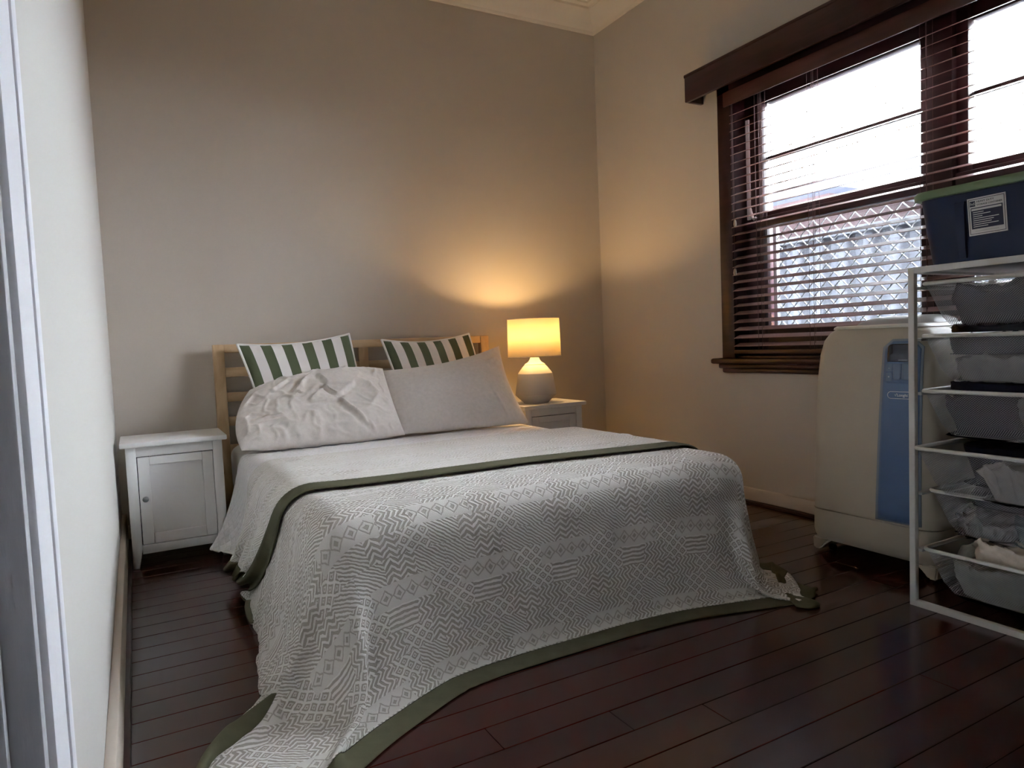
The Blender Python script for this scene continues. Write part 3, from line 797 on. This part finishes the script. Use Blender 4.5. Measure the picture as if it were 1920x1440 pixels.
# ------------------------------------------------------------------ bedside cabinets
def cabinet(x0, y0, label, hinge_right=True):
    W, D, H = .428, .34, .557
    r = empty('bedside_cabinet', (x0 + W / 2, y0 + D / 2, 0), label, 'cabinet', 'bedside cabinets')
    hx, hy = W / 2, D / 2
    bx, by = hx - .020, hy - .022          # carcass
    box('top_board', (-hx, -hy, H - .022), (hx, hy, H), MT['cab'], r, bev=.004)
    for sx in (-1, 1):
        for sy in (-1, 1):
            ex, ey = sx * bx, sy * by
            px, py = ex - sx * .040, ey - sy * .040
            lo = (min(ex, px), min(ey, py)); hi = (max(ex, px), max(ey, py))
            mb = MB()
            def lp(z, t):
                a = [lo[0] if sx < 0 else lo[0] + t, hi[0] - (t if sx < 0 else 0), lo[1] if sy < 0 else lo[1] + t, hi[1] - (t if sy < 0 else 0)]
                return [[a[0], a[2], z], [a[1], a[2], z], [a[1], a[3], z], [a[0], a[3], z]]
            mb.loft([lp(0, .016), lp(.085, 0), lp(H - .022, 0)])
            bmesh.ops.bevel(mb.bm, geom=[e for e in mb.bm.edges], offset=.0018, segments=1, affect='EDGES')
            mb.build('leg', MT['cab'], r)
    for sx in (-1, 1): box('side_panel', (sx * bx - (.016 if sx > 0 else -.004), -by + .04, .075), (sx * bx - (.004 if sx > 0 else -.016), by - .04, H - .022), MT['cab'], r, bev=.001)
    box('back_panel', (-bx + .04, by - .012, .075), (bx - .04, by - .004, H - .022), MT['cab'], r)
    box('bottom_panel', (-bx + .02, -by + .02, .080), (bx - .02, by - .01, .096), MT['cab'], r)
    box('top_rail', (-bx + .040, -by + .004, H - .066), (bx - .040, -by + .024, H - .022), MT['cab'], r, bev=.001)
    box('bottom_rail', (-bx + .040, -by + .004, .062), (bx - .040, -by + .024, .100), MT['cab'], r, bev=.001)
    # door: frame and recessed panel
    x0_, x1_, z0_, z1_ = -bx + .0435, bx - .042, .103, H - .070
    dr = MB()
    f = .045; yF, yK = -by + .003, -by + .022
    dr.box((x0_, yF, z0_), (x0_ + f, yK, z1_), .0015, 1); dr.box((x1_ - f, yF, z0_), (x1_, yK, z1_), .0015, 1)
    dr.box((x0_ + f, yF, z1_ - f * .8), (x1_ - f, yK, z1_), .0015, 1); dr.box((x0_ + f, yF, z0_), (x1_ - f, yK, z0_ + f), .0015, 1)
    dro = dr.build('door', MT['cab'], r)
    box('door_panel', (x0_ + f - .004, yF + .009, z0_ + f - .004), (x1_ - f + .004, yK - .003, z1_ - f * .8 + .004), MT['cab'], dro)
    box('door_gap_shade', (x0_ - .003, yK, z0_ - .002), (x1_ + .002, yK + .003, z1_ + .003), MT['cl_black'], r)  # black sheet standing in for the shade in the gap round the door
    kx = x0_ + .022
    mb = MB(); prf = [(.0, 0), (.005, 0), (.005, .008), (.012, .013), (.0125, .019), (.008, .024), (0, .025)]
    n = 18
    P = np.array([[[kx + rr * math.cos(2 * PI * i / n), yF - zz, .305 + rr * math.sin(2 * PI * i / n)] for i in range(n)] for rr, zz in prf])
    mb.grid(P, closed_u=True); mb.build('knob', MT['knob'], dro, smooth=50)
    return r
cabinet(.022, 3.362, 'white bedside cabinet with knobbed door in the left corner')
cabinet(2.016, 3.362, 'white bedside cabinet under the lamp, half hidden by the bed')

# ------------------------------------------------------------------ lamp
LX, LY, LZ = 2.190, 3.520, .5575
lamp = empty('table_lamp', (LX, LY, LZ), 'lit table lamp with cream drum shade and grey ceramic base', 'lamp')
bs = MB().lathe([(0, 0), (.074, 0), (.078, .006), (.119, .045), (.123, .052), (.121, .062), (.104, .172), (.102, .176)], n=56).build('base', MT['ceramic'], lamp, smooth=25)
bs['label'] = 'matt grey ceramic lower body'
nk = MB().lathe([(.102, .176), (.099, .182), (.074, .214), (.062, .226), (.060, .232), (.052, .236), (.040, .244), (.030, .258), (.025, .272), (.024, .290), (0, .290)], n=56).build('neck', MT['glaze'], lamp, smooth=25)
nk['label'] = 'cream upper body and neck'
SH0, SH1, R0, R1 = .276, .499, .158, .154
mb = MB(); mb.lathe([(R0, SH0), (R1, SH1)], n=64)
sh = mb.build('shade', MT['shade'], lamp, smooth=40)
md = sh.modifiers.new('t', 'SOLIDIFY'); md.thickness = .0015
mb = MB()
for rr, zz in ((R0, SH0), (R1, SH1)): mb.tube([(rr * math.cos(a), rr * math.sin(a), zz) for a in np.linspace(0, 2 * PI, 64, endpoint=False)], .0022, 6, closed=True)
mb.build('shade_ring', MT['glaze'], lamp)
mb = MB()
for a in (0.4, 2.5, 4.6): mb.tube([(.02 * math.cos(a), .02 * math.sin(a), .30), (R0 * math.cos(a), R0 * math.sin(a), SH0 + .012)], .0018, 6)
mb.build('shade_spider', MT['steel'], lamp)
MB().lathe([(0, .290), (.018, .290), (.018, .335), (.014, .34), (0, .34)], n=20).build('lamp_holder', MT['glaze'], lamp, smooth=40)
LAMPW = 3.2
be = bpy.data.materials.new('bulb_glow'); be.use_nodes = True; nt = be.node_tree; nt.nodes.remove(nt.nodes['Principled BSDF'])
em = nt.nodes.new('ShaderNodeEmission'); em.inputs[0].default_value = (1, .60, .22, 1); em.inputs[1].default_value = 14
nt.links.new(em.outputs[0], nt.nodes['Material Output'].inputs[0])
MB().lathe([(0, .338), (.012, .340), (.022, .360), (.028, .380), (.024, .400), (.012, .412), (0, .414)], n=20).build('bulb', be, lamp, smooth=60)
ld = bpy.data.lights.new('bulb_light', 'POINT'); ld.energy = LAMPW; ld.color = (1, .64, .27); ld.shadow_soft_size = .022
lo = bpy.data.objects.new('bulb_light', ld); COL.objects.link(lo); lo.parent = lamp; lo.location = (0, 0, .430)
cb = MB().tube([(.06, .03, .006), (.10, .02, .004), (.14, .08, .004), (.15, .17, .004), (.15, .196, .002), (.15, .205, -.03), (.15, .205, -.4)], .003, 6).build('flex', MT['cable'], lamp, smooth=60)

# ------------------------------------------------------------------ portable air conditioner
AX, AY = 2.735, 1.642
ac = empty('portable_air_conditioner', (AX, AY, 0), 'cream portable air conditioner with blue front panel beside the mesh drawers', 'air conditioner')
def ac_loop(z, hy, xf, xb, bul, r):
    """plan loop: front at -x bowed out by bul"""
    pts = rrect((xf + xb) / 2, 0, (xb - xf) / 2, hy, r, z, 6); out = []
    for p in pts:
        if p[0] < (xf + xb) / 2: p[0] -= bul * (1 - (p[1] / hy) ** 2) * ((xf + xb) / 2 - p[0]) / ((xb - xf) / 2)
        out.append(p)
    return out
mb = MB()
L = []
for z, hy, xf, xb in ((.190, .258, -.195, .20), (.30, .257, -.196, .20), (.50, .252, -.193, .20), (.70, .244, -.186, .20), (.82, .233, -.178, .195), (.875, .220, -.170, .19), (.905, .200, -.160, .185), (.925, .172, -.148, .18)):
    L.append(ac_loop(z, hy, xf, xb, .022, .05))
mb.loft(L); mb.build('housing', MT['acbody'], ac, smooth=40)
mb = MB()
L = [ac_loop(z, hy, xf, xb, .022, .05) for z, hy, xf, xb in ((.060, .254, -.180, .20), (.075, .258, -.190, .20), (.10, .260, -.197, .20), (.187, .259, -.197, .20))]
mb.loft(L); mb.build('lower_skirt', MT['acbody'], ac, smooth=40)
for sy in (-1, 1):
    mb = MB(); L = []
    for z, a, b in ((.010, .222, .252), (.030, .205, .255), (.062, .165, .257)):
        ya, yb = sorted((sy * a, sy * b))
        L.append([[-.185, ya, z], [.19, ya, z], [.19, yb, z], [-.185, yb, z]])
    mb.loft(L); bmesh.ops.bevel(mb.bm, geom=list(mb.bm.edges), offset=.006, segments=2, affect='EDGES'); mb.build('foot', MT['acbody'], ac, smooth=50)
    for xx in (-.13, .14): MB().tube([(xx, sy * .19, .014), (xx, sy * .21, .014)], .014, 12).build('caster', MT['cl_black'], ac)
# white lip and the grey vent hump on top
lip = [ac_loop(z, hy, xf, xb, .024, .05) for z, hy, xf, xb in ((.918, .186, -.158, .185), (.926, .182, -.160, .185), (.932, .172, -.156, .18), (.931, .160, -.140, .175))]
mb = MB(); mb.loft(lip); mb.build('top_lip', MT['aclip'], ac, smooth=50)
mb = MB(); L = []
for z, hy, xf, xb in ((.930, .158, -.05, .17), (.945, .150, -.03, .168), (.958, .125, .0, .162), (.964, .09, .03, .15)): L.append(ac_loop(z, hy, xf, xb, .01, .04))
mb.loft(L); vt = mb.build('vent_cover', MT['acgrey'], ac, smooth=50)
def ac_front(y, z):   # x of the housing front at a given place
    zz = [.19, .30, .50, .70, .82, .875]; xf = [-.195, -.196, -.193, -.186, -.178, -.170]; hy = [.258, .257, .252, .244, .233, .22]
    a = np.interp(z, zz, xf); h_ = np.interp(z, zz, hy)
    return a - .022 * (1 - (y / h_) ** 2)
def front_patch(name, ys, zs, off, m, parent, rtop=0.0, rbot=0.0, n=16, thick=.004):
    """a slab following the front; ys(z) -> (left,right)"""
    rows = []; z0, z1 = zs
    for t in np.linspace(0, 1, 24):
        z = z0 + (z1 - z0) * t
        a, b = ys(z)
        ins = 0
        if rtop and z > z1 - rtop: ins = rtop - math.sqrt(max(0, rtop ** 2 - (z - z1 + rtop) ** 2))
        if rbot and z < z0 + rbot: ins = rbot - math.sqrt(max(0, rbot ** 2 - (z0 + rbot - z) ** 2))
        a, b = a + ins * (1 if b > a else -1), b - ins * (1 if b > a else -1)
        rows.append([[ac_front(y_, z) - off, y_, z] for y_ in np.linspace(a, b, n)])
    mb = MB(); mb.grid(np.array(rows)); o = mb.build(name, m, parent, smooth=40)
    md = o.modifiers.new('t', 'SOLIDIFY'); md.thickness = thick; md.offset = 0
    return o
# panel edges measured along the unit's own y axis
pl = lambda z: (np.interp(z, [.19, .86], [-.058, -.082]), -.205)
front_patch('panel_surround', lambda z: (pl(z)[0] + .010, pl(z)[1] - .008), (.200, .876), .002, MT['acblue2'], ac, rtop=.032)
pn = front_patch('blue_panel', lambda z: (pl(z)[0], pl(z)[1]), (.206, .868), .004, MT['acblue'], ac, rtop=.026)
front_patch('display', lambda z: (-.092, -.190), (.793, .858), .0065, MT['acblack'], pn, rtop=.014)
front_patch('button_field', lambda z: (-.086, -.192), (.716, .789), .0055, MT['acblue'], pn, rbot=.006)
front_patch('button', lambda z: (-.089, -.111), (.757, .787), .0075, MT['acbtn'], pn, rtop=.003, rbot=.003, n=6)
front_patch('button', lambda z: (-.089, -.111), (.722, .754), .0075, MT['acbtn'], pn, rtop=.003, rbot=.003, n=6)
front_patch('button', lambda z: (-.114, -.142), (.727, .787), .0075, MT['acbtn'], pn, rbot=.010, n=6)
front_patch('button', lambda z: (-.145, -.188), (.727, .787), .0075, MT['acbtn'], pn, rbot=.006, n=6)
def text(s, size, m, parent, loc, rot, name='lettering', extrude=.0004, align='CENTER'):
    cu = bpy.data.curves.new(name, 'FONT'); cu.body = s; cu.size = size; cu.align_x = align; cu.align_y = 'CENTER'; cu.extrude = extrude
    tmp = bpy.data.objects.new(name, cu); COL.objects.link(tmp)
    dg = bpy.context.evaluated_depsgraph_get(); dg.update()
    me = bpy.data.meshes.new_from_object(tmp.evaluated_get(dg)); bpy.data.objects.remove(tmp)
    o = bpy.data.objects.new(name, me); COL.objects.link(o); me.materials.append(m)
    o.parent = parent; o.location = loc; o.rotation_euler = rot
    return o
ROT = (PI / 2, 0, -PI / 2)                     # reads from -x, upright
zbd, ybd = .672, -.138
xb_ = ac_front(ybd, zbd) - .0068
MB().tube([(ac_front(ybd + yy, zbd + zz) - .0066, ybd + yy, zbd + zz) for yy, zz in [(.030 * math.copysign(1, math.cos(a)) + .0125 * math.cos(a), .0125 * math.sin(a)) for a in np.linspace(.05, 2 * PI + .05, 40, endpoint=False)]], .0011, 6, closed=True).build('badge_ring', MT['white_print'], pn)
text("De'Longhi", .0150, MT['white_print'], pn, (xb_ - .0004, ybd, zbd), ROT, 'badge_lettering')
MB().box((ac_front(-.14, .80) - .0095, -.165, .7985), (ac_front(-.14, .80) - .009, -.118, .8005)).build('display_print', MT['acblue2'], pn)
for zz_, ss in ((.771, '-'), (.738, '+')):
    text(ss, .014, MT['white_print'], pn, (ac_front(-.10, zz_) - .0100, -.100, zz_), ROT, 'button_print')
# exhaust hose behind
mb = MB(); pts = []; rr = []
for t in np.linspace(0, 1, 60): pts.append((.20 + .015 * t, -.06, .60 + .0 * t)); rr.append(.055 + .003 * math.sin(t * 60))
mb.tube(pts, rr, 20); mb.build('hose_outlet', MT['acgrey'], ac, smooth=40)

# ------------------------------------------------------------------ mesh drawer unit
FX0, FX1, FY0, FY1, FH = 2.302, 2.80, .79, 1.335, 1.108
fr = empty('drawer_frame', ((FX0 + FX1) / 2, (FY0 + FY1) / 2, 0), 'white steel frame holding a stack of mesh drawers', 'drawer frame')
cx, cy = (FX0 + FX1) / 2, (FY0 + FY1) / 2
def fpart(name, lo, hi, m=None, bev=.002): return box(name, (lo[0] - cx, lo[1] - cy, lo[2]), (hi[0] - cx, hi[1] - cy, hi[2]), m or MT['steel'], fr, bev=bev)
T = .020
for xx in (FX0, FX1 - T):
    for yy in (FY0, FY1 - T): fpart('post', (xx, yy, 0), (xx + T, yy + T, FH))
    fpart('crossbar', (xx, FY0 + T, FH - T), (xx + T, FY1 - T, FH)); fpart('crossbar', (xx, FY0 + T, 0), (xx + T, FY1 - T, T))
for yy in (FY0, FY1 - T): fpart('side_bar', (FX0 + T, yy, FH - T), (FX1 - T, yy + T, FH))
fpart('top_shelf', (FX0 + T, FY0 + T, FH - .012), (FX1 - T, FY1 - T, FH - .003), MT['steel'])
RIMS = [1.053, .887, .712, .532, .385, .196]
BX_ = [2.312, 2.306, 2.304, 2.262, 2.345, 2.312]
for zr in RIMS:
    fpart('runner', (FX0 + T, FY1 - .031, zr - .016), (FX1 - T, FY1 - .010, zr - .007), MT['rail'])
    fpart('runner', (FX0 + T, FY0 + .010, zr - .016), (FX1 - T, FY0 + .031, zr - .007), MT['rail'])
DESC = ['topmost white mesh drawer holding dark grey clothes', 'white mesh drawer, second from the top, with a black bag on it', 'white mesh drawer, third from the top, under flat navy cloth', 'white mesh drawer, fourth from the top, pulled slightly out', 'white mesh drawer, second from the bottom, with teal clothes', 'bottom white mesh drawer overflowing with cream cloth']
def basket(xf, zr, label):
    xb, ya, yb = xf + .44, FY0 + .034, FY1 - .038
    r = empty('mesh_drawer', ((xf + xb) / 2, (ya + yb) / 2, zr - .145), label, 'drawer', 'mesh drawers in the steel frame')
    hx, hy, H = (xb - xf) / 2, (yb - ya) / 2, .145
    MB().tube([p for p in rrect(0, 0, hx, hy,   .025, H, 5)], .0064, 8, closed=True).build('rim_wire', MT['steel'], r, smooth=60)
    # pressed mesh tub: walls tapering to a smaller bottom
    loops = []; uvr = []
    for t in (0, .25, .5, .75, .92, 1):
        z = H * t; ins = .046 * (1 - t) + (.010 if t == 0 else 0)
        loops.append(rrect(0, 0, hx - ins, hy - ins, .03, z, 5))
    Lp = np.array(loops); n = Lp.shape[1]
    per = np.concatenate([[0], np.cumsum(np.linalg.norm(np.diff(np.vstack([Lp[-1], Lp[-1][:1]]), axis=0), axis=1))])
    Lp = np.concatenate([Lp, Lp[:, :1]], 1)
    UV = np.zeros((Lp.shape[0], n + 1, 2)); 
    for j in range(Lp.shape[0]): UV[j, :, 0] = per; UV[j, :, 1] = Lp[j, 0, 2]
    mb = MB(); mb.grid(Lp, UV)
    bt = np.array([[[-hx + .062, -hy + .062, 0], [hx - .062, -hy + .062, 0]], [[-hx + .062, hy - .062, 0], [hx - .062, hy - .062, 0]]])
    mb.grid(bt, bt[..., :2] + .0)
    mb.build('mesh_tub', MT['wire'], r, recalc=False)
    MB().tube(rrect(0, 0, hx - .060, hy - .060, .03, .001, 5), .0028, 6, closed=True).build('base_wire', MT['steel'], r, smooth=60)
    return r
for xf, zr, ds in zip(BX_, RIMS, DESC): basket(xf, zr, ds)

def heap(name, xr, yr, z0, h, m, sd, label, cat='clothing', n=(52, 48), tilt=(0, 0), rough=1.0, flare=.30, shoulder=.22):
    """a pile of soft cloth filling a tapered space: steep crumpled sides, uneven top, flat underside; xr, yr at mid height"""
    xa, xb = xr; ya, yb = yr; nx, ny = n
    cxm, cym, hx, hy = (xa + xb) / 2, (ya + yb) / 2, (xb - xa) / 2, (yb - ya) / 2
    P = np.zeros((ny, nx, 3))
    for j in range(ny):
        for i in range(nx):
            a = i / (nx - 1) * 2 - 1; b = j / (ny - 1) * 2 - 1
            r = max(abs(a), abs(b), 1e-6); q = (abs(a) ** 4 + abs(b) ** 4) ** .25 / r
            x, y = cxm + a * hx, cym + b * hy
            top = h * (1 + tilt[0] * a + tilt[1] * b) * (1 + rough * .38 * fbm(x * 7, y * 7, 1.3, sd)) + rough * (.020 * ridge(x * 11, y * 11, 1.0, sd + .5) + .012 * ridge(x * 24, y * 24, 1.0, sd + 2.5))
            t = min(1, (1 - r) / shoulder)
            z = max(.003, top * math.sin(t * PI / 2) ** .8)
            k_ = min(1, r / (1 - shoulder)) if r < 1 - shoulder else 1.0
            sc = k_ / r / q ** .9
            zz = min(1.2, z / .13)
            g = zz * flare * .14
            side = (1 - abs(2 * t - 1)) if t < 1 else 0
            wob = rough * side * (.014 * fbm(a * 3 + z * 9, b * 3 - z * 7, 1.6, sd + 3) + .012 * ridge(a * 5 + z * 22, b * 5 + z * 15, .8, sd + 4))
            P[j, i] = (cxm + a * sc * (hx + g * .1 + wob), cym + b * sc * (hy + g * .1 + wob), z0 + z)
            e = g * .9
            P[j, i, 0] += e * (1 if a > 0 else -1) * min(1, abs(a * sc)) ** 3
            P[j, i, 1] += e * (1 if b > 0 else -1) * min(1, abs(b * sc)) ** 3
    mb = MB(); mb.grid(P)
    Q = P.copy(); Q[..., 2] = z0; mb.grid(Q[:, ::-1])
    ring = lambda G: np.array(list(G[0]) + list(G[1:, -1]) + list(G[-1, -2::-1]) + list(G[-2:0:-1, 0]))
    mb.grid(np.array([ring(Q), ring(P)]), closed_u=True)
    bmesh.ops.remove_doubles(mb.bm, verts=mb.bm.verts, dist=1e-5)
    o = mb.build(name, m, smooth=180)
    for p in o.data.polygons: p.use_smooth = True
    return tag(o, label, cat)
def zb_(i): return RIMS[i] - .145 + .003
def inx(i): return (BX_[i] + .060, BX_[i] + .44 - .060)
YA, YB2 = FY0 + .034 + .060, FY1 - .038 - .060
heap('clothes_heap', inx(0), (YA, YB2), zb_(0), .108, MT['cl_charcoal'], 1.1, 'dark grey clothes heaped in the topmost drawer', rough=.9)
heap('clothes_heap', inx(1), (YA, YB2), zb_(1), .070, MT['cl_ash'], 2.2, 'pale rumpled clothes in the drawer under the black bag', tilt=(0, -.30), rough=.9)
heap('dark_clothes', (inx(1)[0] - .02, inx(1)[1] + .02), (YA - .01, YB2 + .02), zb_(1) + .082, .050, MT['cl_charcoal'], 2.9, 'charcoal clothes on top in the second drawer', rough=.5, flare=.2)
heap('plastic_bag', (BX_[1] + .035, BX_[1] + .40), (FY0 + .09, FY1 - .075), zb_(1) + .150, .018, MT['cl_black'], 3.3, 'glossy black plastic bag lying on the second drawer', 'bag', rough=.5, flare=0)
heap('clothes_heap', inx(2), (YA + .17, YB2), zb_(2), .118, MT['cl_navy'], 4.4, 'dark navy clothes at the near end of the third drawer', rough=.6)
heap('clothes_heap', inx(2), (YA, YA + .155), zb_(2), .105, MT['cl_bluegrey'], 4.9, 'pale blue-grey clothes in the third drawer', rough=.8)
heap('folded_cloth', (BX_[2] + .030, BX_[2] + .40), (FY0 + .09, FY1 - .075), zb_(2) + .146, .022, MT['cl_navy'], 5.5, 'flat navy cloth laid over the third drawer', 'cloth', rough=.2, flare=0)
heap('clothes_heap', (inx(3)[0], inx(3)[1] - .14), (YA, YB2 - .13), zb_(3), .090, MT['cl_pale'], 6.6, 'white crumpled clothes in the fourth drawer', tilt=(0, -.35), rough=1.2)
heap('dark_clothes', (inx(3)[1] - .125, inx(3)[1] + .02), (YA, YB2 + .02), zb_(3), .135, MT['cl_navy'], 7.1, 'navy clothes filling the back of the fourth drawer', rough=.3)
heap('clothes_heap', inx(4), (YA + .205, YB2), zb_(4), .052, MT['cl_ash'], 8.1, 'grey and white scraps in the second lowest drawer', rough=1.4)
heap('folded_clothes', inx(4), (YA, YA + .195), zb_(4), .062, MT['cl_teal'], 8.8, 'folded teal clothes in the second lowest drawer', rough=.6)
heap('dark_clothes', (inx(4)[0] + .06, inx(4)[1] + .02), (YA, YB2 + .01), zb_(4) + .085, .035, MT['cl_charcoal'], 9.1, 'thin charcoal layer on top in the second lowest drawer', rough=.6, flare=.2)
heap('clothes_heap', inx(5), (YA, YB2), zb_(5), .105, MT['cl_sage'], 10.1, 'grey-green clothes filling the bottom drawer', rough=.8)
heap('cream_cloth', (BX_[5] + .04, BX_[5] + .38), (FY0 + .09, FY1 - .145), zb_(5) + .128, .055, MT['cl_cream'], 11.1, 'cream cloth bulging over the rim of the bottom drawer', 'cloth', rough=.8, tilt=(.25, .1), flare=0, shoulder=.3)

# ------------------------------------------------------------------ storage tub on the frame
TX, TY, TZ = 2.545, .972, FH
tb = empty('storage_tub', (TX, TY, TZ), 'navy plastic storage tub with green lid on top of the white frame', 'storage tub')
H = .225
mb = MB(); L = []
for z, hx, hy in ((0.0, .205, .308), (.004, .211, .314), (.10, .222, .327), (.20, .230, .338), (H - .004, .232, .341)):
    L.append(rrect(0, 0, hx, hy, .035, z, 6))
for z, hx, hy in ((H - .004, .226, .335), (.02, .206, .310)): L.append(rrect(0, 0, hx, hy, .033, z, 6))
mb.loft(L, cap=True); mb.build('body', MT['tub'], tb, smooth=40)
# moulded ribs on the long front
for yy in (.209, -.02, -.23):
    mb = MB(); mb.loft([[[-.2125 - .0192 * t - dx, yy - ww, .012 + .168 * t], [-.2125 - .0192 * t - dx, yy + ww, .012 + .168 * t], [-.205 - .0192 * t, yy + ww + .004, .012 + .168 * t], [-.205 - .0192 * t, yy - ww - .004, .012 + .168 * t]] for t, ww, dx in ((0, .010, .002), (.1, .011, .006), (.9, .013, .006), (1, .014, .001))])
    mb.build('rib', MT['tub'], tb, smooth=30)
mb = MB()
L = [rrect(0, 0, hx, hy, .04, z, 6) for z, hx, hy in ((H - .020, .240, .352), (H - .018, .243, .356), (H - .002, .245, .357), (H + .006, .240, .351), (H + .008, .222, .333), (H + .002, .216, .327), (H + .002, .15, .25))]
mb.loft(L); mb.build('lid', MT['lid'], tb, smooth=40)
# paper label: the slope of the front is followed by tilting the label
sl = math.atan(.0205 / H)
lab = box('label', (-.0006, -.052, -.055), (.0006, .052, .055), MT['paper'], tb)
yl, zl = 1.108 - TY, 1.238 - TZ
lab.location = (-.2125 - .0205 * zl / H - .0012, yl, zl); lab.rotation_euler = (math.radians(-1.0), -sl, 0)
def lp(name, y0, y1, z0, z1, m, off=.0009): return box(name, (-off - .0003, y0, z0), (-off, y1, z1), m, lab)
# label axes: +y is the viewer's left
for a in ((.047, .0485, -.051, .051), (-.0485, -.047, -.051, .051), (-.047, .047, .0495, .051), (-.047, .047, -.051, -.0495)): lp('border_line', a[0], a[1], a[2], a[3], MT['dark_print'])
lp('logo_square', .030, .045, .030, .046, MT['navyprint'])
text('hd', .013, MT['paper'], lab, (-.0014, .0375, .038), ROT, 'logo_lettering')
text('HEAVY DUTY', .0078, MT['dark_print'], lab, (-.0012, .026, .0425), ROT, 'heading', align='LEFT')
text('STORAGE CONTAINER', .0066, MT['dark_print'], lab, (-.0012, .026, .0335), ROT, 'heading', align='LEFT')
lp('text_panel', -.043, .043, -.036, .026, MT['navyprint'])
lp('panel_band', -.040, .041, .0175, .0235, MT['paper'], .0013)
for i, (ln, w0) in enumerate((('.', .030), ('.', .048), ('.', .026), ('.', .070), ('.', .056), ('.', .050), ('.', .068), ('.', .040))):
    zz = .0125 - i * .0060
    lp('text_line', .038 - w0, .038, zz - .0012, zz + .0010, MT['paper'], .0013)
lp('small_print', -.030, .034, -.0435, -.0420, MT['acgrey'])
